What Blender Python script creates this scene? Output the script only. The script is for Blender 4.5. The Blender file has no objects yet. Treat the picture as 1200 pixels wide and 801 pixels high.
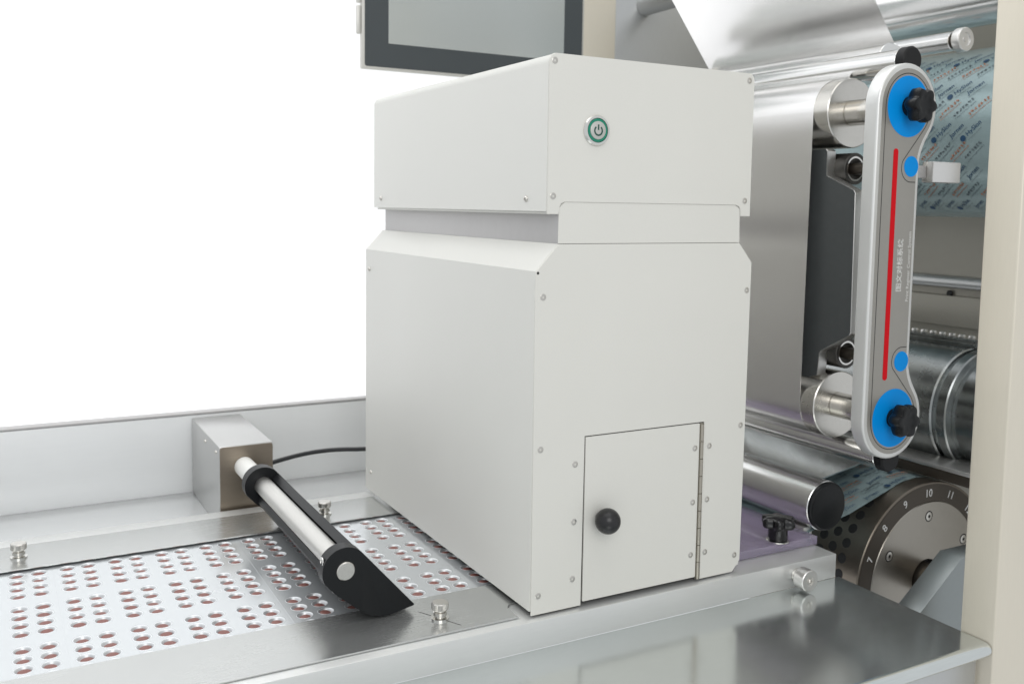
import bpy, bmesh, math, random
from mathutils import Matrix, Vector
random.seed(7)
S = 0.001                      # everything below is written in millimetres
R = math.radians
sc = bpy.context.scene
col = sc.collection

# ------------------------------------------------------------------ camera
cd = bpy.data.cameras.new('camera')
cam = bpy.data.objects.new('camera', cd); col.objects.link(cam)
rot = Matrix.Rotation(R(-28.745), 3, 'Z') @ Matrix.Rotation(R(84.863), 3, 'X') @ Matrix.Rotation(R(0.852), 3, 'Z')
cam.matrix_world = Matrix.Translation(Vector((-418.0, -710.45, 360.42)) * S) @ rot.to_4x4()
cd.sensor_width = 36; cd.sensor_fit = 'HORIZONTAL'
cd.lens = 1118.75 / 1200 * 36
cd.shift_y = -(400.5 - 342.45) / 1200
cd.clip_start = 0.02; cd.clip_end = 50
cd.dof.use_dof = True; cd.dof.focus_distance = 0.90; cd.dof.aperture_fstop = 9.0
sc.camera = cam

# ------------------------------------------------------------------ world and lamps
w = bpy.data.worlds.new('World'); sc.world = w; w.use_nodes = True
w.node_tree.nodes['Background'].inputs[0].default_value = (0.94, 0.97, 1.0, 1)
w.node_tree.nodes['Background'].inputs[1].default_value = 0.74
def area(name, loc, target, sx, sy, power, color=(1, 1, 1)):
    d = bpy.data.lights.new(name, 'AREA'); d.shape = 'RECTANGLE'; d.size = sx; d.size_y = sy
    d.energy = power; d.color = color
    o = bpy.data.objects.new(name, d); col.objects.link(o)
    o.location = Vector(loc) * S
    o.rotation_euler = (Vector(target) * S - o.location).to_track_quat('-Z', 'Y').to_euler()
    return o
area('overhead_softbox', (-250, -150, 1900), (0, 150, 0), 1.9, 1.3, 7.2, (1.0, 0.985, 0.96))
area('front_softbox', (-700, -2000, 1300), (100, 150, 200), 1.4, 1.2, 15, (1.0, 0.99, 0.97))
area('added_backdrop_light', (-500, 900, 2300), (-300, 2000, 300), 3.4, 0.8, 29)  # unseen light added to push the backdrop to white
area('added_low_backdrop_light', (-300, 1150, -650), (-200, 2000, 150), 3.4, 0.5, 16)  # second unseen light, added low down to even out the backdrop
sc.view_settings.view_transform = 'Standard'; sc.view_settings.look = 'None'
sc.view_settings.exposure = 0; sc.view_settings.gamma = 1
sc.view_settings.use_curve_mapping = False

# ------------------------------------------------------------------ materials
def mat(name, color, rough=0.5, metal=0.0, grain=None, gs=(1, 1, 1), bump=0.0, vary=0.0, rvary=0.0, trans=0.0, coat=0.0, ior=1.5, bscale=None, aniso=0.0, spec=None):
    m = bpy.data.materials.new(name); m.use_nodes = True
    nt = m.node_tree; b = nt.nodes['Principled BSDF']
    b.inputs['Base Color'].default_value = (*color, 1); b.inputs['Roughness'].default_value = rough
    b.inputs['Metallic'].default_value = metal; b.inputs['Transmission Weight'].default_value = trans
    b.inputs['Coat Weight'].default_value = coat; b.inputs['IOR'].default_value = ior
    b.inputs['Anisotropic'].default_value = aniso
    if spec is not None: b.inputs['Specular IOR Level'].default_value = spec
    if grain:
        tc = nt.nodes.new('ShaderNodeTexCoord'); mp = nt.nodes.new('ShaderNodeMapping')
        mp.inputs['Scale'].default_value = gs
        nz = nt.nodes.new('ShaderNodeTexNoise'); nz.inputs['Scale'].default_value = grain
        nz.inputs['Detail'].default_value = 5; nz.inputs['Roughness'].default_value = 0.6
        nt.links.new(tc.outputs['Object'], mp.inputs[0]); nt.links.new(mp.outputs[0], nz.inputs['Vector'])
        if bump:
            bp = nt.nodes.new('ShaderNodeBump'); bp.inputs['Strength'].default_value = bump
            bp.inputs['Distance'].default_value = 0.0006
            nt.links.new(nz.outputs['Fac'], bp.inputs['Height']); nt.links.new(bp.outputs[0], b.inputs['Normal'])
        # broad, uneven wear: smudges in colour and gloss
        n2 = nt.nodes.new('ShaderNodeTexNoise'); n2.inputs['Scale'].default_value = 9; n2.inputs['Detail'].default_value = 4
        nt.links.new(tc.outputs['Object'], n2.inputs['Vector'])
        mixf = nt.nodes.new('ShaderNodeMath'); mixf.operation = 'ADD'
        nt.links.new(nz.outputs['Fac'], mixf.inputs[0]); nt.links.new(n2.outputs['Fac'], mixf.inputs[1])
        if vary:
            mr = nt.nodes.new('ShaderNodeMapRange'); mr.inputs[1].default_value = 0.6; mr.inputs[2].default_value = 1.4
            mr.inputs[3].default_value = 1 - vary; mr.inputs[4].default_value = 1 + vary
            nt.links.new(mixf.outputs[0], mr.inputs[0])
            hs = nt.nodes.new('ShaderNodeMix'); hs.data_type = 'RGBA'; hs.blend_type = 'MULTIPLY'; hs.inputs[0].default_value = 1
            hs.inputs[6].default_value = (*color, 1)
            nt.links.new(mr.outputs[0], hs.inputs[7]); nt.links.new(hs.outputs[2], b.inputs['Base Color'])
        if rvary:
            mr = nt.nodes.new('ShaderNodeMapRange'); mr.inputs[1].default_value = 0.6; mr.inputs[2].default_value = 1.4
            mr.inputs[3].default_value = max(0.02, rough - rvary); mr.inputs[4].default_value = rough + rvary
            nt.links.new(mixf.outputs[0], mr.inputs[0]); nt.links.new(mr.outputs[0], b.inputs['Roughness'])
    return m
PAINT = mat('powder_paint', (0.715, 0.705, 0.655), 0.42, grain=700, bump=0.08, vary=0.022, rvary=0.08)
PAINT2 = mat('powder_paint_side', (0.70, 0.695, 0.655), 0.45, grain=700, bump=0.08, vary=0.022, rvary=0.08)
NECK = mat('bare_zinc', (0.47, 0.46, 0.455), 0.45, 0.35, grain=60, gs=(1, 1, 1), vary=0.06, rvary=0.08)
BLACKGAP = mat('gap_shade_black', (0.012, 0.012, 0.012), 0.8)  # near-black that puts the shade of gaps into the colour
STEEL = mat('brushed_steel', (0.60, 0.595, 0.58), 0.27, 1, grain=70, gs=(1, 18, 18), bump=0.03, vary=0.05, rvary=0.05)
STEELX = mat('cover_steel', (0.56, 0.57, 0.56), 0.25, 0.82, grain=40, gs=(1, 26, 26), bump=0.02, vary=0.05, rvary=0.05)
TURNED = mat('turned_steel', (0.66, 0.64, 0.60), 0.24, 1, grain=160, gs=(1, 1, 1), bump=0.02, vary=0.04, rvary=0.05)
ROLL = mat('ground_roller_steel', (0.82, 0.82, 0.81), 0.2, 1, grain=50, gs=(1, 30, 1), bump=0.008, vary=0.03, rvary=0.05)
DARKROLL = mat('dark_roller_steel', (0.22, 0.26, 0.27), 0.22, 1, grain=30, gs=(4, 1, 4), bump=0.02, vary=0.15, rvary=0.06)
KNURL = mat('worn_oiled_steel', (0.38, 0.40, 0.40), 0.26, 1, grain=26, bump=0.04, vary=0.35, rvary=0.08)
SATIN = mat('satin_tube', (0.66, 0.65, 0.62), 0.34, 1, grain=80, gs=(20, 1, 20), bump=0.02, vary=0.04, rvary=0.05)
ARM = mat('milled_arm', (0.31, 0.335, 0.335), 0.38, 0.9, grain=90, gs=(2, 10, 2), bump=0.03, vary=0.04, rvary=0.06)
CHROME = mat('bright_steel', (0.75, 0.74, 0.71), 0.16, 1)
ALU = mat('anodised_aluminium', (0.76, 0.765, 0.75), 0.38, 0.55, grain=60, gs=(1, 20, 20), bump=0.03, vary=0.03, rvary=0.06)
ALUEND = mat('milled_aluminium', (0.78, 0.77, 0.75), 0.38, 1, grain=200, bump=0.02, vary=0.03, rvary=0.05)
TABLE = mat('polished_table_steel', (0.67, 0.70, 0.69), 0.14, 0.88, grain=45, gs=(1, 40, 40), bump=0.05, vary=0.07, rvary=0.06)
POST = mat('brushed_post', (0.72, 0.67, 0.565), 0.42, 0.35, grain=60, gs=(14, 14, 1), bump=0.03, vary=0.03, rvary=0.05)
PANEL = mat('satin_panel', (0.56, 0.57, 0.57), 0.36, 0.75, grain=50, gs=(8, 8, 1), bump=0.02, vary=0.04, rvary=0.06)
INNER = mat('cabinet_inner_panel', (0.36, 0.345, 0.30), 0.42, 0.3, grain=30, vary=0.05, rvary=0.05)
WALL = mat('satin_side_wall', (0.76, 0.77, 0.77), 0.34, 0.12, grain=40, gs=(1, 6, 6), bump=0.01, vary=0.015, rvary=0.04)
SHELF = mat('satin_shelf', (0.66, 0.67, 0.67), 0.2, 0.35, grain=40, gs=(1, 12, 12), bump=0.01, vary=0.02, rvary=0.04)
BROWN = mat('bronze_plate', (0.34, 0.29, 0.235), 0.36, 1, grain=60, gs=(1, 10, 10), bump=0.02, vary=0.06, rvary=0.05)
BRACKET = mat('satin_bracket', (0.54, 0.54, 0.53), 0.34, 0.8, grain=60, gs=(10, 1, 10), bump=0.02, vary=0.03, rvary=0.05)
FOIL = mat('aluminium_foil', (0.66, 0.685, 0.70), 0.22, 0.58, grain=9, bump=0.07, vary=0.015, rvary=0.06)
POCKET = mat('formed_foil', (0.72, 0.74, 0.755), 0.4, 0.6, grain=90, bump=0.15, vary=0.05, rvary=0.1)
BIGFOIL = mat('web_foil', (0.88, 0.87, 0.86), 0.24, 1, grain=5, gs=(1, 0.4, 2), bump=0.05, vary=0.02, rvary=0.05)
PILL = mat('red_tablet', (0.235, 0.095, 0.08), 0.5, grain=600, bump=0.1, vary=0.10)
BLACK = mat('black_plastic', (0.008, 0.009, 0.010), 0.36, grain=500, bump=0.05, rvary=0.06, spec=0.28)
BLACKG = mat('black_gloss', (0.010, 0.010, 0.011), 0.18)
RUBBER = mat('black_rubber', (0.010, 0.010, 0.011), 0.5, spec=0.3)
WHITEPL = mat('white_sleeve', (0.80, 0.80, 0.77), 0.4)
BLUE = mat('blue_label', (0.001, 0.31, 0.86), 0.5, spec=0.12)
RED = mat('red_label', (0.66, 0.004, 0.012), 0.5, spec=0.12)
PLATE = mat('label_grey', (0.37, 0.355, 0.325), 0.38, 0.55, grain=120, vary=0.03)
PRINTW = mat('white_print', (0.75, 0.75, 0.73), 0.5)
LINE = mat('dark_print', (0.02, 0.02, 0.02), 0.5)
GREEN = mat('green_ring', (0.005, 0.23, 0.14), 0.25)
SHOE = mat('dark_grey_coating', (0.066, 0.072, 0.073), 0.45, grain=120, vary=0.12, rvary=0.05)
BRONZE = mat('dark_bronze_drum', (0.20, 0.175, 0.145), 0.33, 0.85, grain=90, bump=0.02, vary=0.06, rvary=0.05)
BRONZED = mat('dark_bronze_ring', (0.075, 0.063, 0.05), 0.38, 0.5)
DRUMFACE = mat('turned_drum_face', (0.40, 0.375, 0.335), 0.30, 1, grain=120, bump=0.01, vary=0.04, rvary=0.04, aniso=0.5)
SLEEVE = mat('dark_sleeve', (0.075, 0.072, 0.066), 0.4, 0.6, grain=60, vary=0.1, rvary=0.05)
HOLE = mat('hole_black', (0.01, 0.01, 0.01), 0.7)
FILM = mat('printed_film_base', (0.36, 0.47, 0.485), 0.25, 0.25, grain=10, bump=0.06, vary=0.02)
INKB = mat('blue_ink', (0.02, 0.07, 0.15), 0.4)
INKO = mat('orange_ink', (0.48, 0.20, 0.11), 0.4)
INKG = mat('grey_ink', (0.13, 0.17, 0.19), 0.4)
ACRYL = mat('purple_acrylic', (0.70, 0.62, 0.79), 0.08, 0, trans=0.7, ior=1.49)
BEZEL = mat('bezel_slate', (0.055, 0.065, 0.07), 0.35)
SCREEN = mat('screen_glass', (0.50, 0.53, 0.515), 0.25, 0.55, grain=300, vary=0.01)
FRAME = mat('pale_frame', (0.62, 0.61, 0.57), 0.4, 0.4)
BACK = mat('white_backdrop', (0.9, 0.9, 0.9), 0.9)
CABLE = mat('cable_rubber', (0.012, 0.013, 0.015), 0.4)
HINGE = mat('hinge_steel', (0.45, 0.42, 0.36), 0.35, 1)
SCREWM = mat('screw_steel', (0.62, 0.60, 0.56), 0.3, 1)

# ------------------------------------------------------------------ mesh helpers (mm)
def finish(name, bm, m, parent=None, smooth=None, loc=None):
    bmesh.ops.recalc_face_normals(bm, faces=bm.faces[:])
    me = bpy.data.meshes.new(name)
    for v in bm.verts: v.co *= S
    bm.to_mesh(me); bm.free()
    return link(name, me, m, parent, smooth, loc)
def link(name, me, m=None, parent=None, smooth=None, loc=None):
    if m and not me.materials: me.materials.append(m)
    if smooth is not None and len(me.polygons):
        for p in me.polygons: p.use_smooth = True
        me.set_sharp_from_angle(angle=R(smooth))
    o = bpy.data.objects.new(name, me); col.objects.link(o)
    if loc is not None: o.location = Vector(loc) * S
    if parent:
        o.parent = parent
        if parent.type == 'EMPTY': o.matrix_parent_inverse = Matrix.Translation(-parent.location)
    return o
def tag(o, label, cat, group=None, kind=None):
    if label: o['label'] = label
    if cat: o['category'] = cat
    if group: o['group'] = group
    if kind: o['kind'] = kind
    return o
def thing(name, loc, label, cat, group=None):
    o = bpy.data.objects.new(name, None); col.objects.link(o); o.location = Vector(loc) * S
    o.empty_display_size = 0.02
    return tag(o, label, cat, group)
def a_box(bm, x0, x1, y0, y1, z0, z1, bev=0, seg=2):
    r = bmesh.ops.create_cube(bm, size=1)
    for v in r['verts']:
        v.co = Vector((x0 + (v.co.x + .5) * (x1 - x0), y0 + (v.co.y + .5) * (y1 - y0), z0 + (v.co.z + .5) * (z1 - z0)))
    if bev:
        es = list({e for v in r['verts'] for e in v.link_edges})
        bmesh.ops.bevel(bm, geom=es, offset=bev, segments=seg, affect='EDGES', profile=0.5)
def boxo(name, x0, x1, y0, y1, z0, z1, m, parent=None, bev=0.6, seg=2):
    bm = bmesh.new(); a_box(bm, x0, x1, y0, y1, z0, z1, bev, seg)
    return finish(name, bm, m, parent, smooth=35)
def to3(axis, u, v, a):
    return Vector((a, u, v)) if axis == 'x' else Vector((u, a, v)) if axis == 'y' else Vector((u, v, a))
def a_prism(bm, pts, axis, a0, a1, bev=0, seg=2, bevends=True):
    v0 = [bm.verts.new(to3(axis, u, v, a0)) for u, v in pts]
    v1 = [bm.verts.new(to3(axis, u, v, a1)) for u, v in pts]
    n = len(pts)
    f0 = bm.faces.new(v0); f1 = bm.faces.new(v1[::-1])
    for i in range(n): bm.faces.new((v0[i], v1[i], v1[(i + 1) % n], v0[(i + 1) % n]))
    if bev:
        es = [e for e in f0.edges] + [e for e in f1.edges]
        bmesh.ops.bevel(bm, geom=es, offset=bev, segments=seg, affect='EDGES', profile=0.5)
    big = [f for f in bm.faces if len(f.verts) > 4]
    bm.normal_update()
    if big: bmesh.ops.triangulate(bm, faces=big)
def prism(name, pts, axis, a0, a1, m, parent=None, bev=0.5, seg=2, smooth=35):
    bm = bmesh.new(); a_prism(bm, pts, axis, a0, a1, bev, seg)
    return finish(name, bm, m, parent, smooth)
def a_lathe(bm, prof, axis, c, seg=48, sgn=1):
    # prof: list of (radius, position along axis); c = the two other coordinates
    rings = []
    for r, a in prof:
        if r < 1e-6: rings.append([bm.verts.new(to3(axis, c[0], c[1], a))])
        else: rings.append([bm.verts.new(to3(axis, c[0] + r * math.cos(2 * math.pi * k / seg), c[1] + r * math.sin(2 * math.pi * k / seg), a)) for k in range(seg)])
    for A, B in zip(rings, rings[1:]):
        for k in range(seg):
            q = [A[k % len(A)], A[(k + 1) % len(A)], B[(k + 1) % len(B)], B[k % len(B)]]
            u = []
            for v in q:
                if v not in u: u.append(v)
            if len(u) > 2: bm.faces.new(u)
def lathe(name, prof, axis, c, m, parent=None, seg=48, smooth=35, loc=None):
    bm = bmesh.new(); a_lathe(bm, prof, axis, c, seg)
    return finish(name, bm, m, parent, smooth, loc)
def cyl(name, axis, c, r, a0, a1, m, parent=None, bev=0.6, seg=48):
    lo, hi = min(a0, a1), max(a0, a1)
    return lathe(name, [(0, lo), (r - bev, lo), (r, lo + bev), (r, hi - bev), (r - bev, hi), (0, hi)], axis, c, m, parent, seg)
def ringc(name, axis, c, r0, r1, a0, a1, m, parent=None, seg=48):
    return lathe(name, [(r0, a0), (r1, a0), (r1, a1), (r0, a1), (r0, a0)], axis, c, m, parent, seg)
def tube(name, pts, r, m, parent=None, seg=10):
    bm = bmesh.new(); rings = []
    P = [Vector(p) for p in pts]
    for i, p in enumerate(P):
        d = (P[min(i + 1, len(P) - 1)] - P[max(i - 1, 0)]).normalized()
        a = d.cross(Vector((0.13, 0.31, 0.94))).normalized(); b = d.cross(a)
        rings.append([bm.verts.new(p + a * r * math.cos(2 * math.pi * k / seg) + b * r * math.sin(2 * math.pi * k / seg)) for k in range(seg)])
    for A, B in zip(rings, rings[1:]):
        for k in range(seg): bm.faces.new((A[k], A[(k + 1) % seg], B[(k + 1) % seg], B[k]))
    bm.faces.new(rings[0]); bm.faces.new(rings[-1])
    return finish(name, bm, m, parent, 60)
def sheet(name, prof, y0, y1, m, parent=None, ny=2, th=0.3, smooth=60):
    # a bent sheet: profile in x,z drawn along y, with thickness
    bm = bmesh.new(); rows = []
    for off in (0, th):
        rr = []
        for i, (x, z) in enumerate(prof):
            x0, z0 = prof[max(i - 1, 0)]; x1, z1 = prof[min(i + 1, len(prof) - 1)]
            d = Vector((x1 - x0, z1 - z0)); d.normalize()
            rr.append([bm.verts.new((x - d.y * off, y0 + (y1 - y0) * j / ny, z + d.x * off)) for j in range(ny + 1)])
        rows.append(rr)
    A, B = rows; n = len(prof)
    for i in range(n - 1):
        for j in range(ny):
            bm.faces.new((A[i][j], A[i + 1][j], A[i + 1][j + 1], A[i][j + 1]))
            bm.faces.new((B[i][j], B[i][j + 1], B[i + 1][j + 1], B[i + 1][j]))
        for j in (0, ny): bm.faces.new((A[i][j], B[i][j], B[i + 1][j], A[i + 1][j]))
    for i in (0, n - 1):
        for j in range(ny): bm.faces.new((A[i][j], A[i][j + 1], B[i][j + 1], B[i][j]))
    return finish(name, bm, m, parent, smooth)
def arc(cx, cz, r, a0, a1, n=12):
    return [(cx + r * math.cos(R(a0 + (a1 - a0) * k / n)), cz + r * math.sin(R(a0 + (a1 - a0) * k / n))) for k in range(n + 1)]
def rrect(u0, u1, v0, v1, r, n=5):
    rs = r if isinstance(r, (tuple, list)) else (r,) * 4      # bl, br, tr, tl
    P = []
    for (cu, cv, su, sv, a0), q in zip(((u0, v0, 1, 1, 180), (u1, v0, -1, 1, 270), (u1, v1, -1, -1, 0), (u0, v1, 1, -1, 90)), rs):
        if q <= 0: P.append((cu, cv))
        else: P += arc(cu + su * q, cv + sv * q, q, a0, a0 + 90, n)
    return P
def text_mesh(body, size, bold=0.0):
    c = bpy.data.curves.new('lettering', 'FONT'); c.body = body; c.size = size; c.align_x = 'CENTER'; c.align_y = 'CENTER'
    c.offset = bold; c.resolution_u = 3
    o = bpy.data.objects.new('lettering', c); col.objects.link(o)
    dg = bpy.context.evaluated_depsgraph_get()
    me = bpy.data.meshes.new_from_object(o.evaluated_get(dg))
    bpy.data.objects.remove(o); bpy.data.curves.remove(c)
    V = [v.co.copy() for v in me.vertices]; F = [tuple(p.vertices) for p in me.polygons]
    bpy.data.meshes.remove(me)
    return V, F
def a_text(bm, vf, M):
    V, F = vf
    vs = [bm.verts.new(M @ v) for v in V]
    for f in F:
        try: bm.faces.new([vs[i] for i in f])
        except ValueError: pass
def text_obj(name, bm, m, parent):
    me = bpy.data.meshes.new(name)
    for v in bm.verts: v.co *= S
    bm.to_mesh(me); bm.free()
    return link(name, me, m, parent)
def basis(o, u, v):
    u = Vector(u); v = Vector(v); n = u.cross(v)
    return Matrix(((u.x, v.x, n.x, o[0]), (u.y, v.y, n.y, o[1]), (u.z, v.z, n.z, o[2]), (0, 0, 0, 1)))

# shared small hardware ------------------------------------------------
def screw_mesh(r, kind):
    """front facing (-y) screw head centred on the origin"""
    bm = bmesh.new()
    if kind == 'flat':      # countersunk with a socket
        a_lathe(bm, [(r, 0.6), (r, -0.15), (r * .86, -0.35), (r * .40, -0.35), (r * .38, 2.5), (0, 2.5)], 'y', (0, 0), 20)
    else:                   # domed
        a_lathe(bm, [(r, 0.6), (r, -0.6), (r * .8, -1.5), (r * .45, -2.0), (r * .40, -2.05), (r * .34, -1.2), (0, -1.2)], 'y', (0, 0), 20)
    bmesh.ops.recalc_face_normals(bm, faces=bm.faces[:])
    for v in bm.verts: v.co *= S
    me = bpy.data.meshes.new('screw'); bm.to_mesh(me); bm.free(); me.materials.append(SCREWM)
    for p in me.polygons: p.use_smooth = True
    me.set_sharp_from_angle(angle=R(35))
    return me
SCREW_FLAT = screw_mesh(2.9, 'flat'); SCREW_DOME = screw_mesh(2.7, 'dome'); SCREW_BIG = screw_mesh(5.2, 'flat'); SCREW_TINY = screw_mesh(2.0, 'dome')
def screw(me, loc, parent, rz=0):
    o = bpy.data.objects.new('screw', me); col.objects.link(o); o.parent = parent
    if parent.type == 'EMPTY': o.matrix_parent_inverse = Matrix.Translation(-parent.location)
    o.location = Vector(loc) * S; o.rotation_euler = (0, random.uniform(0, 6), rz) if rz == 0 else (0, 0, rz)
    return o
def star_pts(c, ro, ri, lobes, n=72, ph=0):
    P = []
    for k in range(n):
        t = 2 * math.pi * k / n
        f = 0.5 + 0.5 * math.cos(lobes * t + ph)
        r = ri + (ro - ri) * (f ** 0.7)
        P.append((c[0] + r * math.cos(t), c[1] + r * math.sin(t)))
    return P

# ================================================================== SETTING
bd = boxo('backdrop', -4200, 3200, 2000, 2020, -900, 2600, BACK, None, 0)
tag(bd, 'plain white studio backdrop behind the machine', None, kind='structure')

# table in front of the guide rail: polished sheet with a rolled front edge
RAILZ0, RAILZ1 = -31.0, -5.0
t = thing('machine_table', (-60, -100, -60), 'polished stainless steel table top with rolled front edge in the foreground', 'table')
prof = [(-7.2, -31.2)] + [(-180, -31.2)] + arc(-180, -38.2, 7, 90, 250, 10)
prof = [(-6.9, -31.2), (-180, -31.2)] + arc(-180, -38.2, 7, 90, 268, 12) + [(-172, -45.2)]
bm = bmesh.new()
rows = []
for x0 in (-1100, 374.5):
    rows.append([bm.verts.new((x0, y, z)) for y, z in prof])
for i in range(len(prof) - 1): bm.faces.new((rows[0][i], rows[0][i + 1], rows[1][i + 1], rows[1][i]))
for rr in rows: bm.faces.new(rr)
bm.faces.new((rows[0][0], rows[1][0], rows[1][-1], rows[0][-1]))
tt = finish('table_top', bm, TABLE, t, 40)
boxo('apron', -1100, 372, -174, -168, -190, -45.6, PANEL, t, 0.5)
# rear shelf and wall
t = boxo('rear_shelf', -1100, 700, 424, 606, -40, -31, SHELF, None, 0.3)
tag(t, 'pale satin shelf behind the rear rail where the grey bracket stands', 'shelf')
t = thing('side_wall', (-200, 612, -31), 'low pale grey metal side wall behind the blister foil', 'wall')
boxo('panel', -1100, 460, 606.5, 622, -60, 74, WALL, t, 1.5)
boxo('top_lip', -1100, 460, 605.5, 623, 74.4, 77.5, NECK, t, 1.2)

# ================================================================== GUIDE RAILS AND COVER PLATES
t = thing('guide_rail', (-100, 15, RAILZ0), 'long bare aluminium guide rail in front of the white housing', 'rail', 'guide rails')
boxo('bar', -1100, 369.5, -7, 58, RAILZ0, RAILZ1, ALU, t, 0.7)
t = thing('guide_rail', (-100, 380, RAILZ0), 'pale aluminium guide rail along the rear edge of the foil', 'rail', 'guide rails')
boxo('bar', -1100, 380, 346, 423, RAILZ0, RAILZ1, ALU, t, 0.7)
# bed under the web
bed = boxo('machine_bed', -1100, 369, 58.2, 345.8, -60, -24, BLACKGAP, None, 0)
tag(bed, 'dark channel bed under the blister foil between the rails', 'bed')
prism('cover_plate', [(-1100, 4.5), (-14, 4.5), (-14, 27), (-8, 34), (60, 34), (60, 81), (-1100, 81)], 'z', -4.7, -3.0, STEELX, None, 0.4, 1)
cpl = bpy.data.objects['cover_plate']
tag(cpl, 'brushed steel cover plate along the front edge of the foil', 'plate', 'steel cover plates')
o = prism('cover_plate', [(-1100, 323), (40, 323), (40, 396), (-1100, 396)], 'z', -4.7, -3.2, STEELX, None, 0.4, 1)
tag(o, 'brushed steel cover plate along the rear edge of the foil', 'plate', 'steel cover plates')

# ================================================================== BLISTER WEB
WZ = -6.5
rows_y = [313.9, 295.6, 277.3, 259.1, 226.0, 207.7, 189.3, 171.0, 137.6, 119.3, 101.0, 82.7]
c1 = [-404.3 + 44.9 * k for k in range(-2, 10)]; c2 = [x + 19.5 for x in c1]
cols_x = sorted(c1 + c2)
seams = [-506.6, -371.8, -192.2, -12.6, 60]
web = thing('blister_web', (-200, 200, WZ), 'silver blister foil web full of round pockets holding red tablets', 'foil web')
HR = 7.6
def sheet_cells(bm, xa, xb, cx, ya, yb, ry):
    """sheet with a round hole in the middle of every cell"""
    xe = [xa] + [(p + q) / 2 for p, q in zip(cx, cx[1:])] + [xb]
    ye = [yb] + [(p + q) / 2 for p, q in zip(ry, ry[1:])] + [ya]
    for i, x in enumerate(cx):
        for j, y in enumerate(ry):
            x0, x1, y1, y0 = xe[i], xe[i + 1], ye[j], ye[j + 1]
            ang = sorted([2 * math.pi * k / 24 for k in range(24)] + [math.atan2(b - y, a - x) % (2 * math.pi) for a in (x0, x1) for b in (y0, y1)])
            ci, co = [], []
            for t_ in ang:
                c, s_ = math.cos(t_), math.sin(t_)
                k = min([((x1 if c > 0 else x0) - x) / c if abs(c) > 1e-9 else 1e9, ((y1 if s_ > 0 else y0) - y) / s_ if abs(s_) > 1e-9 else 1e9])
                ci.append(bm.verts.new((x + HR * c, y + HR * s_, WZ))); co.append(bm.verts.new((x + k * c, y + k * s_, WZ)))
            n = len(ang)
            for k in range(n): bm.faces.new((ci[k], ci[(k + 1) % n], co[(k + 1) % n], co[k]))
bm = bmesh.new()
a_lathe(bm, [(HR + .02, 0), (7.3, 0.16), (6.9, 0.0), (6.3, -0.7), (5.7, -1.9), (5.3, -3.1), (0, -3.3)], 'z', (0, 0), 24)
for v in bm.verts: v.co *= S
bmesh.ops.recalc_face_normals(bm, faces=bm.faces[:])
POCK = bpy.data.meshes.new('pocket'); bm.to_mesh(POCK); bm.free(); POCK.materials.append(POCKET)
for p in POCK.polygons: p.use_smooth = True
bm = bmesh.new()
a_lathe(bm, [(0, -0.7), (2.5, -0.85), (4.1, -1.2), (5.0, -1.8), (5.0, -2.5), (4.3, -3.1), (0, -3.2)], 'z', (0, 0), 20)
for v in bm.verts: v.co *= S
bmesh.ops.recalc_face_normals(bm, faces=bm.faces[:])
TAB = bpy.data.meshes.new('tablet'); bm.to_mesh(TAB); bm.free(); TAB.materials.append(PILL)
for p in TAB.polygons: p.use_smooth = True
TAB.set_sharp_from_angle(angle=R(50))
ORD = 'first second third fourth fifth sixth seventh eighth ninth tenth eleventh twelfth thirteenth'.split()
camM = cam.matrix_world.inverted()
def in_view(x, y, z, pad=14):
    p = camM @ (Vector((x, y, z)) * S)
    if p.z > -0.05: return False
    px = 600 + 1118.75 * p.x / -p.z; py = 342.45 - 1118.75 * p.y / -p.z
    return -pad < px < 1200 + pad and -pad < py < 801 + pad
for a, b in zip(seams, seams[1:]):
    cx = [x for x in cols_x if a < x < b and x < 40]
    bm = bmesh.new(); sheet_cells(bm, a + 0.5, b - 0.5, cx, 62, 340, rows_y)
    # folded crease at each card joint
    v = [bm.verts.new((b + d, y, WZ + h)) for d, h in ((-0.5, 0), (0, 0.14), (0.5, 0)) for y in (62, 340)]
    bm.faces.new((v[0], v[2], v[3], v[1])); bm.faces.new((v[2], v[4], v[5], v[3]))
    card = finish('foil_card', bm, FOIL, web, 60)
    for x in cx:
        for y in rows_y:
            if not in_view(x, y, WZ) or x > 15: continue
            link('pocket', POCK, None, card, None, (x, y, WZ))
            tb = link('tablet', TAB, None, None, None, (x + random.uniform(-.4, .4), y + random.uniform(-.4, .4), WZ + random.uniform(-.25, .15)))
            tb.rotation_euler = (random.uniform(-.10, .10), random.uniform(-.10, .10), random.uniform(0, 6))
            ci = [q for q in cols_x if q > -415].index(x); rj = rows_y.index(y)
            where = ORD[ci] + ' column from the left picture edge' if ci < 13 else ORD[18 - ci] + ' column left of the white housing' if ci < 19 else 'column at the housing edge'
            tag(tb, 'red tablet in the ' + ORD[rj] + ' pocket from the rear, ' + where, 'tablet', 'tablets in the foil pockets')
# foil continuing under the housing
boxo('foil_tail', 60.5, 366, 62, 340, WZ - 0.3, WZ, FOIL, web, 0)

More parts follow.
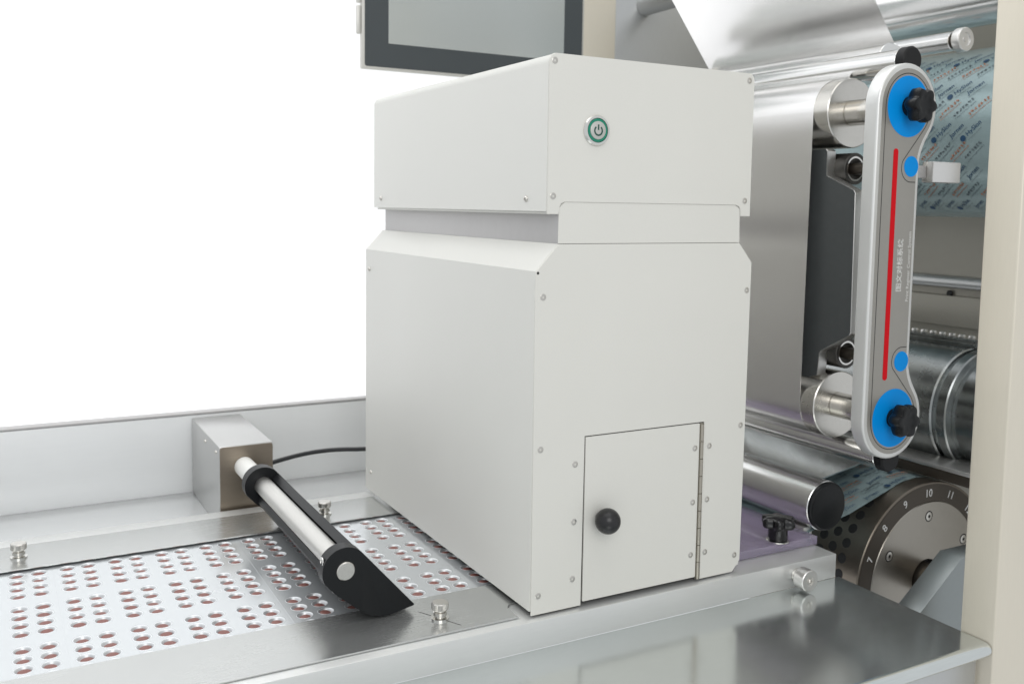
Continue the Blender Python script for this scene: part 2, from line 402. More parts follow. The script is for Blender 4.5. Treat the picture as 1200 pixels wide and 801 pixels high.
# thumb screws holding the cover plates
def thumb_screw(loc, label):
    t = thing('thumb_screw', loc, label, 'screw', 'knurled thumb screws')
    x, y, z = loc
    lathe('washer', [(0, z), (8.2, z), (8.2, z + 1.6), (5, z + 1.9), (0, z + 1.9)], 'z', (x, y), CHROME, t, 32)
    lathe('shank', [(4.4, z + 1.9), (4.4, z + 3.2), (6.2, z + 3.6), (6.2, z + 6.5), (5.0, z + 7.2), (5.0, z + 8.5)], 'z', (x, y), TURNED, t, 32)
    bm = bmesh.new(); n = 36
    prof = [(5.0, z + 8.4), (7.0, z + 8.7), (7.4, z + 9.4), (7.4, z + 14.4), (6.7, z + 15.2), (0, z + 15.2)]
    a_lathe(bm, prof, 'z', (x, y), 72)
    for v in bm.verts:      # knurling
        d = Vector((v.co.x - x, v.co.y - y))
        if d.length > 7.2:
            k = 1 + 0.022 * (1 if round(math.atan2(d.y, d.x) / (2 * math.pi) * 72) % 2 else -1)
            v.co.x = x + d.x * k; v.co.y = y + d.y * k
    finish('knurled_head', bm, TURNED, t, 30)
    return t
thumb_screw((-401, 358, -3.2), 'knurled steel thumb screw on the rear cover plate at far left')
thumb_screw((-81, 355, -3.2), 'knurled steel thumb screw on the rear cover plate beside the white housing')
ts = thumb_screw((-78, 33, -3.0), 'knurled steel thumb screw in a diagonal slot on the front cover plate')
# its slot
bm = bmesh.new()
a_prism(bm, [(-68, 13.0), (-66.6, 12.0), (-89, 54), (-90.4, 55)], 'z', -2.99, -2.93)
finish('slot', bm, BLACKGAP, ts)
# rail-front clamp screw
t = thing('clamp_screw', (312, -7, -18.5), 'stubby round steel clamp screw on the front of the aluminium rail end', 'screw')
lathe('stem', [(5, -7.2), (5, -14), (0, -14)], 'y', (312, -18), TURNED, t, 32)
lathe('collar', [(0, -7.2), (7.5, -7.2), (7.5, -10), (0, -10)], 'y', (312, -18), CHROME, t, 32)
lathe('knurled_head', [(0, -13), (10.6, -13), (11.2, -13.6), (11.2, -25.4), (10.4, -26.2), (5.0, -26.2), (4.6, -25.0), (0, -25.0)], 'y', (312, -18.3), ALUEND, t, 40)
screw(SCREW_DOME, (312, -25.2, -18.3), t)

# ================================================================== INSPECTION HOUSING
hb = thing('inspection_housing', (118, 210, -4), 'large pale grey painted inspection housing with stepped neck and small hinged door', 'housing')
FT = 1.6      # front sheet thickness
# lower front sheet, with the door opening
out = [(-4, -2.8), (229.5, -2.8), (239, 8), (240.5, 309), (224, 328.2), (17.3, 328.2), (-5, 304.5)]
dx0, dx1, dz1 = 48.4, 187.4, 155.4
bm = bmesh.new()
a_prism(bm, [(-4, -2.8), (dx0, -2.8), (dx0, dz1), (dx1, dz1), (dx1, -2.8), (229.5, -2.8), (239, 8), (240.5, 309), (224, 328.2), (17.3, 328.2), (-5, 304.5)], 'y', 0, FT, 0.35, 1)
lf = finish('lower_front_panel', bm, PAINT, hb, 30)
prism('neck_front_panel', [(17.3, 328.7), (224, 328.7), (223, 353), (223, 361.0), (217, 365), (23, 365), (17.3, 360)], 'y', 0.25, FT, PAINT, hb, 0.25, 1)
# top front panel: lower corners step down as ears beside the neck
tp = [(5.2, 354.2), (16.9, 354.2), (16.9, 360.5), (18.4, 363.9), (22.6, 365.5), (217.2, 365.5), (221.6, 364.0), (223.3, 361), (223.3, 354.2), (235.8, 354.2)]
tp += arc(235.2 - 6, 491 - 6, 6, 0, 90, 5) + arc(5.3 + 6, 491.3 - 6, 6, 90, 180, 5)
prism('top_front_panel', tp, 'y', -0.2, FT, PAINT, hb, 0.4, 1)
# shells behind the sheets
prism('lower_shell', [(-5, 0.8), (-5, 304.8), (17.0, 328.5), (20, 328.5), (20, 326), (-2.6, 303.6), (-2.6, 0.8)], 'y', FT + 0.05, 424, PAINT2, hb, 0.5, 2)
bm = bmesh.new()
a_prism(bm, [(FT + .1, 2), (404, 2), (404, 20), (424, 30), (424, 303), (FT + .1, 303)], 'x', -2.4, -1.0)
finish('side_shade_sheet', bm, BLACKGAP, hb)  # black sheet added inside so the gap under the housing stays dark
boxo('roof_shade_sheet', -1, 239, FT + .1, 424, 302, 304, BLACKGAP, hb, 0)  # black sheet added overhead, shade for the inside put into its colour
prism('right_shell', [(238.5, 2), (240.2, 8), (240.2, 309), (223.5, 328), (220, 328), (236, 306), (236, 2)], 'y', FT + 0.05, 424, PAINT2, hb, 0.4, 1)
boxo('back_sheet', -4, 240, 424.2, 426, 25, 304, PAINT2, hb, 0.3)
boxo('door_gap_shade', 40, 200, 6, 7, -2, 165, BLACKGAP, hb, 0)  # black sheet standing in for the shade seen through the door gaps
# neck: bare metal recess
nk = boxo('neck', 17.6, 222.6, FT + 0.1, 416, 326, 359, NECK, hb, 0.5)
# top cover with rounded upper edges
tpf = [(5, 356.6)] + [(236, 356.6)] + arc(236 - 9, 491.5 - 9, 9, 0, 90, 6) + arc(5 + 9, 491.5 - 9, 9, 90, 180, 6)
bm = bmesh.new(); a_prism(bm, tpf, 'y', FT + 0.05, 428, 0)
es = [e for e in bm.edges if all(abs(v.co.y - 428) < 1e-3 for v in e.verts) and len([f for f in e.link_faces if abs(f.normal.y) < .5]) == 1]
bm.normal_update()
bmesh.ops.dissolve_limit(bm, angle_limit=0.001, verts=bm.verts[:], edges=bm.edges[:])
es = [e for e in bm.edges if all(abs(v.co.y - 428) < 1e-3 for v in e.verts)]
bmesh.ops.bevel(bm, geom=es, offset=7, segments=4, affect='EDGES', profile=0.5)
finish('top_cover', bm, PAINT2, hb, 40)
boxo('top_cover_flange', 8, 233, 4, 418, 354.3, 356.5, PAINT2, hb, 0.3)
# door
dr = prism('door', rrect(dx0 + 1.5, 181.4, 0.6, dz1 - 1.4, 0.6), 'y', -0.3, FT - 0.2, PAINT, hb, 0.35, 1)
dr['label'] = 'small flat door with a round black knob'
lathe('knob', [(5, -0.3), (5, -3)] + [(11.8 * math.sin(R(a)), -13.5 + 11.8 * math.cos(R(a))) for a in range(28, 181, 8)], 'y', (67, 77.6), mat('knob_phenolic', (0.012, 0.012, 0.013), 0.3), dr, 40)
hg = boxo('hinge', 182.1, 186.3, 0.1, 2.5, -2.0, 154.0, HINGE, hb, 0.2)
for k in range(9):
    z0 = -1.6 + 17.25 * k
    lathe('knuckle', [(0, z0), (2.0, z0), (2.0, z0 + 16.6), (0, z0 + 16.6)], 'z', (184.3, -0.3), HINGE, hg, 16)
# screws
for x, z in ((2.6, 282.4), (235.2, 281.8), (2.6, 147.6), (2.7, 14.5), (233.6, 147), (231.6, 14.4), (194.3, 130.3), (193.6, 76.9), (193.1, 23.8), (39.1, 130.2), (38.9, 77), (38.5, 23.8)):
    screw(SCREW_FLAT, (x, -0.1, z), lf if False else hb)
for x, z in ((176.2, 130), (175.5, 76.4), (175.0, 23.8)): screw(SCREW_FLAT, (x, -0.4, z), hb)
for x, z in ((10.0, 485.0), (228.9, 484.2), (10.6, 369.9), (228.2, 369.2)): screw(SCREW_FLAT, (x, -0.3, z), hb)
for y, z in ((410.6, 280.7), (404.3, 25.4)): screw(SCREW_DOME, (-5, y, z), hb, -math.pi / 2)
for y, z in ((397.5, 367.8), (36.8, 367.4)): screw(SCREW_DOME, (5, y, z), hb, -math.pi / 2)
lathe('drain_hole', [(0, 0), (1.3, 0), (1.3, -0.05), (0, -0.05)], 'y', (-3.0, 303.4), HOLE, hb, 12)
# power button
pb = lathe('power_button', [(0, -0.2), (13.4, -0.2), (13.6, -1.2), (12.6, -2.6), (10.8, -2.9), (10.2, -1.8), (0, -1.8)], 'y', (53.8, 428), CHROME, hb, 56)
lathe('green_ring', [(0, -1.9), (10.1, -1.9), (10.1, -2.4), (7.3, -2.5), (0, -2.5)], 'y', (53.8, 428), GREEN, pb, 48)
lathe('button_cap', [(8.0, -2.45), (7.9, -3.4), (7.4, -3.7), (0, -3.7)], 'y', (53.8, 428), mat('button_metal', (0.52, 0.52, 0.49), 0.4, 0.3), pb, 48)
bm = bmesh.new(); sym = arc(0, 0, 4.7, 128, 412, 24); ins = arc(0, 0, 3.2, 128, 412, 24)
vo = [bm.verts.new((53.8 + x, -3.78, 427.6 + z)) for x, z in sym]; vi = [bm.verts.new((53.8 + x, -3.78, 427.6 + z)) for x, z in ins]
for k in range(24): bm.faces.new((vo[k], vo[k + 1], vi[k + 1], vi[k]))
q = [bm.verts.new((53.8 + x, -3.78, 427.6 + z)) for x, z in ((-.75, 0.6), (.75, .6), (.75, 5.4), (-.75, 5.4))]; bm.faces.new(q)
finish('power_symbol', bm, mat('symbol_green', (0.01, 0.07, 0.05), 0.4), pb)

# ================================================================== BRACKET, ROD AND HOLD-DOWN PADDLE
t = thing('mounting_bracket', (-154, 510, -31), 'square grey bracket box with bronze front standing against the side wall', 'bracket')
boxo('body', -186, -121.5, 431, 604, -31, 71, BRACKET, t, 1.8)
prism('front_plate', rrect(-185.2, -122.3, -30.5, 70.0, (0, 0, 3, 3)), 'y', 429, 430.8, BROWN, t, 0.3, 1)
screw(SCREW_TINY, (-186, 509.6, 60.5), t, -math.pi / 2); screw(SCREW_TINY, (-186, 444.7, 62), t, -math.pi / 2); screw(SCREW_TINY, (-121.5, 438, 62), t, math.pi / 2)
RX, RZ = -157, 46.0
t = thing('hold_down_roller', (-140, 240, 0), 'steel rod roller with black teardrop paddle lying across the foil', 'roller')
cyl('rod', 'y', (RX, RZ), 8.2, 54.2, 428, TURNED, t, 0.8)
cyl('tube', 'y', (RX, RZ), 9.8, 70.2, 336.8, SATIN, t, 0.4, 64)
cyl('white_sleeve', 'y', (RX, RZ - 1), 11.6, 353, 428.6, WHITEPL, t, 0.6)
tip = (-92.5, 3.5)
def tear(Rr):
    d = math.hypot(tip[0] - RX, tip[1] - RZ); base = math.degrees(math.atan2(tip[1] - RZ, tip[0] - RX)); off = math.degrees(math.acos(Rr / d))
    a1 = base + off                                         # upper tangent
    P = arc(RX, RZ, Rr, a1, 212, 22)
    P += [(-166, 26.5), (-157.5, 19.2), (-146, 9.5), (-138, 3.6), (-131, 0.2), (-124, -1.4), (-116, -1.2), (-106, 0.6)]
    P += [(tip[0] - 2, tip[1] - 1.1), (tip[0] - .2, tip[1] - .4), (tip[0], tip[1] + .5)]
    return P
prism('end_plate', tear(20.5), 'y', 56.5, 70, BLACK, t, 0.8, 2)
prism('end_plate', tear(20.5), 'y', 337, 352, BLACK, t, 0.8, 2)
body = [p for p in tear(20.0)]
cut = arc(RX, RZ, 11.6, 246, 395, 18)
body_p = arc(RX, RZ, 20, 35, 40, 1)[:1] + [(tip[0] + .2, tip[1] + .6), (tip[0] - 2, tip[1] - 1.0), (-106, 0.8), (-116, -1.0), (-124, -1.2), (-131, 0.4), (-138, 3.8), (-146, 9.8), (-157.5, 19.6), (-161.5, 24.0), (-163.5, 29.0)] + cut
prism('paddle_body', body_p, 'y', 70.1, 336.9, BLACK, t, 0.3, 1)
o = lathe('set_screw', [(0, 0.2), (4.2, 0.2), (4.2, -0.6), (2.4, -0.7), (2.2, 0.1), (0, 0.1)], 'y', (0, 0), CHROME, t, 20)
o.location = Vector((RX - 20.6 * math.cos(R(25)), 63, RZ + 20.6 * math.sin(R(25)))) * S
o.rotation_euler = (0, R(25), -math.pi / 2)

# cable
pts = []
for k in range(25):
    u = k / 24
    pts.append((-121.6 + 150 * u, 500 + 12 * math.sin(u * 3), 22 + 10.5 * math.sin(min(1, u * 1.15) * math.pi * .62) - 3 * u))
tag(tube('power_cable', pts, 3.0, CABLE), 'black cable running from the grey bracket behind the white housing', 'cable')

# ================================================================== MONITOR
t = thing('touch_monitor', (240, 640, 552), 'flat touch monitor with slate bezel and grey screen above the housing', 'monitor')
boxo('frame', 52.7, 425, 600, 609, 552, 900, FRAME, t, 1.6, 3)
boxo('housing', 120, 400, 609.2, 645, 640, 880, FRAME, t, 4, 3)
prism('bezel', rrect(57, 421, 556, 896, 3), 'y', 599.2, 599.95, BEZEL, t, 0.15, 1)
boxo('screen', 92.5, 387, 598.9, 599.15, 590, 862, SCREEN, t, 0)
boxo('side_lug', 46.5, 52.6, 602, 609, 600, 640, FRAME, t, 2)
boxo('side_lug', 46.5, 52.6, 602, 609, 643, 700, FRAME, t, 2)

# ================================================================== CABINET (posts, panels)
t = boxo('corner_post', 375.6, 460, -188.5, -153.2, -400, 900, POST, None, 2.0, 3)
tag(t, 'upright beige steel corner post at the right edge of the picture', 'post')
t = boxo('rear_post', 452, 517, 645, 700, -60, 900, POST, None, 2.0, 3)
tag(t, 'upright beige steel rear post beside the touch monitor', 'post')
t = boxo('rear_cabinet_wall', 518, 980, 690, 700, -300, 900, PANEL, None, 0.5)
tag(t, 'satin steel rear cabinet panel behind the foil and upper rollers', 'panel')
t = thing('cabinet_end_panel', (822, 250, -100), 'beige grey cabinet end panel with ledges behind the printed film', 'panel')
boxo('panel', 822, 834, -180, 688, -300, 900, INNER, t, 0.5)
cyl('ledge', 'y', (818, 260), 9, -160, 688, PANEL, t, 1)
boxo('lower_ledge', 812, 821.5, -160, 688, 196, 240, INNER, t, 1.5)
o = lathe('bolt', [(0, 0), (4.5, 0), (4.5, -3), (3.5, -4), (0, -4)], 'x', (206, 243), BLACK, t, 16)
o.location.x = 820 * S

# ================================================================== FOIL PATH AND ITS ROLLERS
UX, UZ, LX, LZ, RR = 415.5, 467.5, 413.5, 144.5, 37.8
def end_roller(cx, cz, label):
    t = thing('foil_roller', (cx, 200, cz - RR), label, 'roller', 'foil guide rollers')
    cyl('drum', 'y', (cx, cz), RR, 40, 384, TURNED, t, 1.0, 96)
    cyl('shaft', 'y', (cx, cz), 14, -19, 39.9, TURNED, t, 0.8, 48)
    return t
end_roller(UX, UZ, 'upper bright steel roller that turns the silver foil downwards')
end_roller(LX, LZ, 'lower bright steel roller under the hanging silver foil')
fx = UX - RR - 0.5
prof = [(330, 760), (505, 552)]
prof = [(360, 731), (500, 553)] + arc(492, 531, 22, 40, -90, 10) + [(455, 507.5), (420, 505.9)] + arc(UX, UZ, RR + .45, 95, 180, 12) + arc(LX, LZ, RR + .45, 180, 270, 12) + [(520, 106)]
f = sheet('silver_foil', prof, 60, 376, BIGFOIL, None, 24, 0.25)
tag(f, 'wide plain silver foil sheet hanging over the rollers beside the housing', 'foil sheet')
cyl_t = cyl('idler_roller', 'y', (492, 531), 21.6, 56, 380, ROLL, None, 0.8, 64)
tag(cyl_t, 'steel idler roller inside the bend of the silver foil', 'roller')
# tie bars with black caps
for (cx, cz, lab) in ((436, 519.5, 'upper steel tie bar with round black cap above the blue knob'), (433, 93.5, 'lower steel tie bar with round black cap below the blue knob')):
    t = thing('tie_bar', (cx, 180, cz - 13), lab, 'bar', 'capped tie bars')
    cyl('bar', 'y', (cx, cz), 13.0, -6, 384, ROLL, t, 0.5, 56)
    cyl('end_cap', 'y', (cx, cz), 14.2, -18.8, -6.1, RUBBER, t, 1.6, 56)
# small bearing rollers
for cz, lab in ((407, 'upper small dark bearing roller behind the register plate'), (203.5, 'lower small dark bearing roller behind the register plate')):
    cx = 417
    t = thing('bearing_roller', (cx, 180, cz - 17), lab, 'roller', 'small bearing rollers')
    lathe('sleeve', [(0, 384), (17.3, 384), (17.3, 34), (16.6, 33.2), (13.6, 33.2), (13.6, 40), (0, 40)], 'y', (cx, cz), SLEEVE, t, 56)
    ringc('inner_race', 'y', (cx, cz), 11.6, 13.5, 33.6, 42, CHROME, t)
    cyl('pin', 'y', (cx, cz), 6.5, -19, 41, BRONZED, t, 0.6, 32)
# dark guide shoe behind the foil edge
bm = bmesh.new()
pts = [(84, 428), (51, 428), (49, 426), (48.5, 399), (10, 383), (8, 380), (5.5, 231), (7, 228), (46, 206), (48, 203), (50, 178), (62, 174), (84, 174)]
a_prism(bm, pts, 'x', 389.5, 402.5, 0.5, 1)
o = finish('guide_shoe', bm, ALUEND, None, 35)
t = o
tag(o, 'dark grey stepped guide shoe plate with bright edges beside the foil', 'plate')
bm = bmesh.new(); a_prism(bm, [(y + .6, z) for y, z in pts], 'x', 389.0, 389.45)
finish('dark_face', bm, SHOE, o)

# ================================================================== REGISTER PLATE
PX, Z1, Z2, PR = 411, 468, 145, 44
PY = -36
rp = thing('register_plate', (405, -28, 100), 'tall grey register control plate with red stripe and blue discs', 'plate')
def lobed(off=0, right=433.0):
    Rr = PR - off
    top = arc(PX, Z1, Rr, 180, -38, 26)
    bot = arc(PX, Z2, Rr, 38, -180, 26)
    xr = right - off
    t0 = top[-1]; b0 = bot[0]
    def blend(p, q): return [(p[0] + (q[0] - p[0]) * (1 - (1 - s) ** 2), p[1] + (q[1] - p[1]) * s) for s in (.25, .5, .75)]
    return top + blend(t0, (xr, t0[1] - 34)) + [(xr, t0[1] - 36)] + [(xr, b0[1] + 36)] + blend(b0, (xr, b0[1] + 34))[::-1] + bot
bm = bmesh.new(); rings = []
for off, y in ((1.0, PY + 17), (0, PY + 16), (0, PY + 2.8), (0.35, PY + 1.4), (1.2, PY + 0.5), (2.6, PY)):
    rings.append([bm.verts.new((x, y, z)) for x, z in lobed(off)])
for A, B in zip(rings, rings[1:]):
    for k in range(len(A)): bm.faces.new((A[k], A[(k + 1) % len(A)], B[(k + 1) % len(A)], B[k]))
ff = [bm.faces.new(rings[0]), bm.faces.new(rings[-1])]
bm.normal_update(); bmesh.ops.triangulate(bm, faces=ff)
finish('plate_body', bm, ALU, rp, 35)
prism('label_face', lobed(5.6), 'y', PY - 0.35, PY - 0.02, PLATE, rp, 0, 1)
FY = PY - 0.42
def ribbon(pts, wdt, y, m, name, parent):
    bm = bmesh.new(); L = []
    for i, (x, z) in enumerate(pts):
        x0, z0 = pts[max(0, i - 1)]; x1, z1 = pts[min(len(pts) - 1, i + 1)]
        d = Vector((x1 - x0, z1 - z0)).normalized()
        L.append((bm.verts.new((x - d.y * wdt / 2, y, z + d.x * wdt / 2)), bm.verts.new((x + d.y * wdt / 2, y, z - d.x * wdt / 2))))
    for a, b in zip(L, L[1:]): bm.faces.new((a[0], b[0], b[1], a[1]))
    return finish(name, bm, m, parent)
lr = 33.4
lp = [(432 - 5, 387), (418, 387)] + arc(418, 401, 13.5, 250, 150, 8) + [(430.5, 438)][:0]
lineA = [(426.8, 391.5), (420, 391.5)] + arc(419.5, 406, 14.6, 262, 150, 8) + arc(PX, Z1, lr, -38, 180, 30) + arc(PX, Z2, lr, 180, 398, 30) + arc(419.5, 205, 14.6, 210, 98, 8) + [(420, 219.5), (426.8, 219.5)]
ribbon(lineA, 0.9, FY, LINE, 'dark_outline', rp)
def star_knob_y(c, y0, parent, name='star_knob'):
    bm = bmesh.new()
    # scalloped head lofted from rings
    rings = []
    for (ro, ri, y) in ((10, 10, y0), (10, 10, y0 - 6), (15.5, 12.5, y0 - 7), (18.2, 13.6, y0 - 10), (18.6, 13.8, y0 - 17), (16.8, 12.6, y0 - 20.5), (13.0, 10.5, y0 - 21.3), (9, 8, y0 - 20.2), (4, 4, y0 - 19.8)):
        rings.append([bm.verts.new((x, y, z)) for x, z in star_pts(c, ro, ri, 6, 72, 0.4)])
    for A, B in zip(rings, rings[1:]):
        for k in range(72): bm.faces.new((A[k], A[(k + 1) % 72], B[(k + 1) % 72], B[k]))
    bm.faces.new(rings[-1])
    return finish(name, bm, BLACK, parent, 50)
for cz, zs in ((Z1, 407.5), (Z2, 204.5)):
    lathe('blue_disc', [(0, FY + .05), (31, FY + .05), (31, FY - .2), (0, FY - .2)], 'y', (PX, cz), BLUE, rp, 64)
    lathe('small_blue_disc', [(0, FY + .05), (10.6, FY + .05), (10.6, FY - .2), (0, FY - .2)], 'y', (419.5, zs), BLUE, rp, 40)
    star_knob_y((PX, cz), FY - .2, rp)
st = rrect(-3.4, 3.4, 186, 425, 3.3, 6)
prism('red_stripe', [(395.5 + u, v) for u, v in st], 'y', FY - .2, FY + .05, RED, rp, 0)
bm = bmesh.new()
a_text(bm, text_mesh('图文对标系统', 9.2, 0.15), basis((410, FY - .05, 305.5), (0, 0, 1), (-1, 0, 0)))
text_obj('white_lettering', bm, PRINTW, rp)
bm = bmesh.new()
a_text(bm, text_mesh('Print Register Control System', 6.0, 0.06), basis((423.2, FY - .05, 304), (0, 0, 1), (-1, 0, 0)))
text_obj('white_lettering', bm, PRINTW, rp)
# sensor block
t = thing('sensor_block', (480, -20, 393), 'small square aluminium sensor block sticking out beside the register plate', 'sensor')
boxo('block', 462, 507, -30, -16, 392.5, 414.5, ALUEND, t, 1.2)
boxo('arm', 434, 461.8, -22, -16, 397, 410, NECK, t, 0.6)

# ================================================================== PRINTED FILM (rear) with lettering
pf = thing('printed_film_roll', (757, 200, 348), 'roll of pale teal film with diagonal blue and orange print behind the register plate', 'film roll')
pfp = arc(762, 467, 112, 72, 290, 48)
fb = sheet('film_sheet', pfp, 36, 372, FILM, pf, 6, -0.2)
ringc('roll_end', 'y', (762, 467), 36, 55, 36, 372, WHITEPL, pf)
W1 = text_mesh('Jornen', 8.6, 0.05); W2 = text_mesh('HySlon', 8.6, 0.05)
def circ(n=16):
    return ([Vector((0, 0, 0))] + [Vector((3.9 * math.cos(2 * math.pi * k / n), 3.9 * math.sin(2 * math.pi * k / n), 0)) for k in range(n)], [(0, 1 + k, 1 + (k + 1) % n) for k in range(n)])
def smallmarks(n, h, wch):
    """rows of tiny illegible character-like strokes"""
    V, F = [], []
    x = -n * wch / 2
    for i in range(n):
        for k in range(5):
            if random.random() < .95:
                a = random.uniform(0, wch * .55); b = random.uniform(-h / 2, h * .3)
                if random.random() < .5: q = (a, b, min(wch * .8, a + wch * .5), b + h * .2)
                else: q = (a, b, a + wch * .24, min(h / 2, b + h * .6))
                s = len(V); V += [Vector((x + q[0], q[1], 0)), Vector((x + q[2], q[1], 0)), Vector((x + q[2], q[3], 0)), Vector((x + q[0], q[3], 0))]; F.append((s, s + 1, s + 2, s + 3))
        x += wch
    return V, F
def print_film(parent, place, nrow, ncol, du, dv, angle, phase=0):
    """place(u, v) -> 4x4 frame on the film"""
    bb, bo, bg = bmesh.new(), bmesh.new(), bmesh.new()
    ca = Matrix.Rotation(angle, 4, 'Z')
    for r in range(nrow):
        for c in range(ncol):
            M = place(c * du + (r % 4) * du * .37, r * dv)
            if M is None: continue
            M = M @ ca
            k = (c + phase) % 2
            if r % 2 == 0:
                if k == 0:
                    a_text(bb, W1, M); a_text(bg, smallmarks(13, 1.3, 2.1), M @ Matrix.Translation((0, -6.5, 0)))
                else:
                    a_text(bb, W2, M @ Matrix.Translation((3, 0, 0))); a_text(bb, circ(), M @ Matrix.Translation((-15.5, 0, 0)))
                    a_text(bg, smallmarks(11, 1.3, 2.1), M @ Matrix.Translation((0, -6.8, 0)))
            else:
                tgt = bg if k == 0 else bo
                a_text(tgt, smallmarks(7, 4.6, 4.7), M @ Matrix.Translation((0, 2.6, 0)))
                a_text(tgt, smallmarks(15, 1.8, 2.2), M @ Matrix.Translation((0, -2.8, 0)))
    for n_, b_, m_ in (('blue_lettering', bb, INKB), ('orange_lettering', bo, INKO), ('grey_lettering', bg, INKG)): text_obj(n_, b_, m_, parent)['kind'] = 'stuff'
def place_rear(u, v):
    y = 210 - u; a = (v - 112) / 112.0
    if y < 48 or abs(a) > 1.35: return None
    return basis((762 - 112.5 * math.cos(a), y, 467 + 112.5 * math.sin(a)), (0, -1, 0), (math.sin(a), 0, math.cos(a)))
print_film(fb, place_rear, 9, 10, 21, 27, R(40))
# idler with end disc above the film, dark reflective rollers at the top
t = thing('idler_roller', (622, 200, 556), 'slim pale idler roller with grooved end disc above the printed film', 'roller')
cyl('tube', 'y', (622, 569), 11.5, 74, 330, ROLL, t, 0.6, 40)
cyl('neck', 'y', (622, 569), 8.5, 68, 74, BRONZED, t, 0.3, 32)
lathe('end_disc', [(0, 67.9), (14, 67.9), (14.4, 67), (14.4, 58), (13.6, 57), (8, 57), (7.4, 58.5), (3.5, 58.5), (3.2, 57.2), (0, 57.2)], 'y', (622, 569), ALUEND, t, 48)
o = cyl('large_roller', 'y', (690, 634), 38, 0, 300, ROLL, None, 1, 72)
tag(o, 'large shiny steel roller at the top right above the printed film', 'roller')
o = cyl('dark_roller', 'y', (700, 712), 34, 30, 300, DARKROLL, None, 1, 72)
tag(o, 'dark reflective roller cut off by the top edge of the picture', 'roller')
o = cyl('stub_roller', 'y', (608, 715), 17, 430, 690, PANEL, None, 0.8, 40)
tag(o, 'short pale stub roller on the rear cabinet panel left of the foil', 'roller')

# ================================================================== HEATED DRUM AND TOOTHED BAR
t = thing('grooved_drum', (650, 180, 42), 'worn grooved steel drum behind the lower blue knob', 'drum')
c = (650, 118)
lathe('barrel', [(0, 384), (76, 384), (76, 44), (74.5, 42), (70, 42), (70, 36), (74, 36), (75.5, 34.5), (75.5, 24), (74, 22.6), (69, 22.6), (69, 18), (0, 18)], 'y', c, KNURL, t, 96)
lathe('end_flange', [(0, 17.9), (66, 17.9), (66, -8), (64, -10), (50, -10), (0, -10)], 'y', c, KNURL, t, 96)
lathe('edge_ring', [(70, -11), (66.2, -11), (66.2, -24), (70, -24), (70, -11)], 'y', c, ALUEND, t, 96)
t = thing('toothed_bar', (662, 150, 190), 'thin toothed bar along the top of the grooved drum', 'bar')
boxo('bar', 652, 664, 10, 380, 194.5, 203, KNURL, t, 0.6)
bm = bmesh.new(); a_box(bm, -3, 3, -3.8, 3.8, 0, 5, 1.6, 2)
tooth = finish('tooth', bm, ALUEND, t, 40, (658, 24, 203))
for k in range(1, 11): link('tooth', tooth.data, None, t, None, (658, 24 + 14 * k, 203))

# ================================================================== SEALING DRUM WITH NUMBERS
DX, DZ, DR = 551, -74, 117
t = thing('index_drum', (DX, 150, DZ - DR), 'dark bronze index drum with numbered rim and bolted steel face', 'drum')
lathe('rim', [(DR - 22, 22.5), (DR - 22, 20.2), (DR - 1, 20.2), (DR, 21.2), (DR, 384), (0, 384)], 'y', (DX, DZ), BRONZE, t, 128)
lathe('number_ring', [(DR - 23.5, 20.15), (DR - 23.5, 19.8), (DR - 3, 19.8), (DR - 3, 20.15)], 'y', (DX, DZ), BRONZED, t, 128)
lathe('face', [(24, 30), (24, 19.0), (92.6, 19.0), (93.4, 19.8), (93.4, 24)], 'y', (DX, DZ), DRUMFACE, t, 128)
lathe('bore', [(24, 30), (20, 30.0), (0, 30)], 'y', (DX, DZ), HOLE, t, 48)
cyl('shaft', 'y', (DX, DZ), 19, -40, 29.9, BRONZE, t, 0.8, 48)
for k in range(16):
    n = 10 + k; n = n if n <= 16 else n - 16
    a = R(90.75 - 22.5 * k); u = Vector((math.sin(a), 0, -math.cos(a))); v = Vector((math.cos(a), 0, math.sin(a)))
    bm = bmesh.new()
    a_text(bm, text_mesh(str(n), 13, 0.1), basis((DX + 103.5 * math.cos(a), 19.7, DZ + 103.5 * math.sin(a)), u, v))
    text_obj('numeral', bm, PRINTW, t)
for k in range(6):
    a = R(90 + 60 * k); cyl('counterbore', 'y', (DX + 76 * math.cos(a), DZ + 76 * math.sin(a)), 6.6, 18.93, 19.6, HOLE, t, 0.02, 28); screw(SCREW_BIG, (DX + 76 * math.cos(a), 18.8, DZ + 76 * math.sin(a)), t)
hole = None
for ring, yh in enumerate((47, 64, 81)):
    for k in range(30):
        a = R(100 + 9 * k + (4.5 if ring % 2 else 0))
        if a > R(262): continue
        if hole is None:
            bm = bmesh.new(); a_lathe(bm, [(0, 0.25), (5.6, 0.25), (5.9, 0.05)], 'x', (0, 0), 20)
            hole = finish('pocket_hole', bm, HOLE, t); o = hole
        else:
            o = link('pocket_hole', hole.data, None, t)
        o.location = Vector((DX + DR * math.cos(a), yh, DZ + DR * math.sin(a))) * S
        o.rotation_euler = (0, -a, 0)
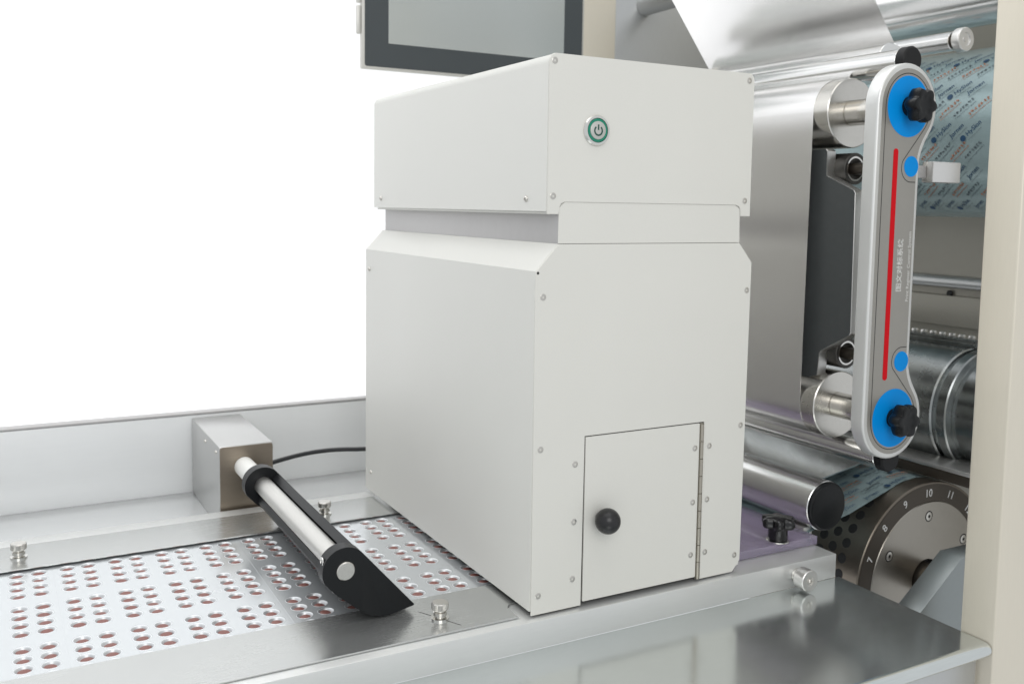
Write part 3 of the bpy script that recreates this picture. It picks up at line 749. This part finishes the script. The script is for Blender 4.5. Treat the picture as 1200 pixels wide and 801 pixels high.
# printed lid film over the drum, running under the capped roller
lf_t = thing('lid_film', (470, 200, 10), 'strip of teal printed film leaving the top of the numbered drum', 'film')
ang = [62, 70, 80, 90, 100, 106, 112]
lp = [(DX + (DR + .6) * math.cos(R(a)), DZ + (DR + .6) * math.sin(R(a))) for a in ang] + [(440, 14.5), (392, 5.8), (378, 2.5), (366.5, -7)]
fs = sheet('film_sheet', lp[::-1], 40, 340, FILM, lf_t, 4, 0.2)
x0, z0 = lp[6]; x1, z1 = 392, 5.8
sl = math.atan2(z0 - z1, x0 - x1)
def place_lid(u, v):
    x = 398 + u; y = 46 + v
    if y > 200: return None
    if x < x0: return basis((x, y, z1 + (x - x1) * math.tan(sl) + 0.9), (math.cos(sl), 0, math.sin(sl)), (0, 1, 0))
    a = math.acos(min(1, max(-1, (x - DX) / (DR + 1)))); return basis((x, y, DZ + (DR + 1.3) * math.sin(a)), (math.sin(a), 0, -math.cos(a)), (0, 1, 0)) if x < 600 else None
print_film(fs, place_lid, 12, 5, 42, 11.5, R(0))
# steel chute plate above the film
o = sheet('chute_plate', [(424, 33.5), (455, 41), (512, 50.5), (540, 53)], 92, 384, ROLL, None, 4, 1.5)
tag(o, 'broad smooth steel chute plate between capped roller and tie bar', 'plate')
# dark cross bar under the grooved drum
t = thing('cross_bar', (590, 150, 40), 'dark cross bar with bright top strip under the grooved drum', 'bar')
boxo('bar', 560, 625, -80, 384, 46, 58.8, BRONZED, t, 1)
boxo('top_strip', 558, 625, -80, 384, 59, 64, ALUEND, t, 0.8)
# capped roller
t = thing('capped_roller', (390, 180, 6), 'bright steel roller with flat black end cap above the purple acrylic', 'roller')
cyl('tube', 'y', (390, 34), 28, 30, 384, ROLL, t, 0.8, 96)
lathe('end_cap', [(0, 30), (27.4, 30), (27.6, 28.5), (27.0, 27), (25.5, 26.2), (25.0, 25.2), (23.8, 24.8), (0, 24.8)], 'y', (390, 34), BLACK, t, 72)
# support arm
pts = [(405, -90), (505, -90 + 66), (445, -45 - 45)]
arm = [(380, -115), (472, -1.5), (540, -1.5), (540, -140), (380, -140)]
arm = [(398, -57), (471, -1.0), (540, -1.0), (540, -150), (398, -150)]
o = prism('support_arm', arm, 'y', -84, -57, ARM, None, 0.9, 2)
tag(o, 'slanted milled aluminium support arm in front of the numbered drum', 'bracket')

# ================================================================== ACRYLIC GUIDE AND ITS KNOB
t = prism('acrylic_guide', [(262, 23), (372, 23), (372, 330), (246, 330), (246, 34)], 'z', -4.6, 4.6, ACRYL, None, 0.6, 2)
tag(t, 'clear purple acrylic guide plate between the housing and the capped roller', 'guide plate')
t = boxo('end_block', 372.5, 386, 44, 70, -20, 7.5, ALUEND, None, 0.8)
tag(t, 'small bright metal end block under the black end cap', 'block')
t = thing('star_knob', (322, 32, 4.7), 'black star knob screwed onto the purple acrylic guide plate', 'knob')
lathe('washer', [(0, 4.7), (12.5, 4.7), (12.5, 5.9), (8, 6.6), (0, 6.6)], 'z', (322, 32), CHROME, t, 40)
bm = bmesh.new(); rings = []
for ro, ri, z in ((10, 10, 6.7), (10.5, 10.5, 9), (10.5, 10.5, 18), (12, 11, 19), (17.5, 12.5, 20.5), (19, 13, 23), (19, 13, 28), (17.6, 12, 30), (13, 10, 31), (4, 4, 31.3)):
    rings.append([bm.verts.new((x, y, z)) for x, y in star_pts((322, 32), ro, ri, 6, 72, 1.0)])
for A, B in zip(rings, rings[1:]):
    for k in range(72): bm.faces.new((A[k], A[(k + 1) % 72], B[(k + 1) % 72], B[k]))
bm.faces.new(rings[-1]); bm.faces.new(rings[0])
finish('grip', bm, BLACKG, t, 45)
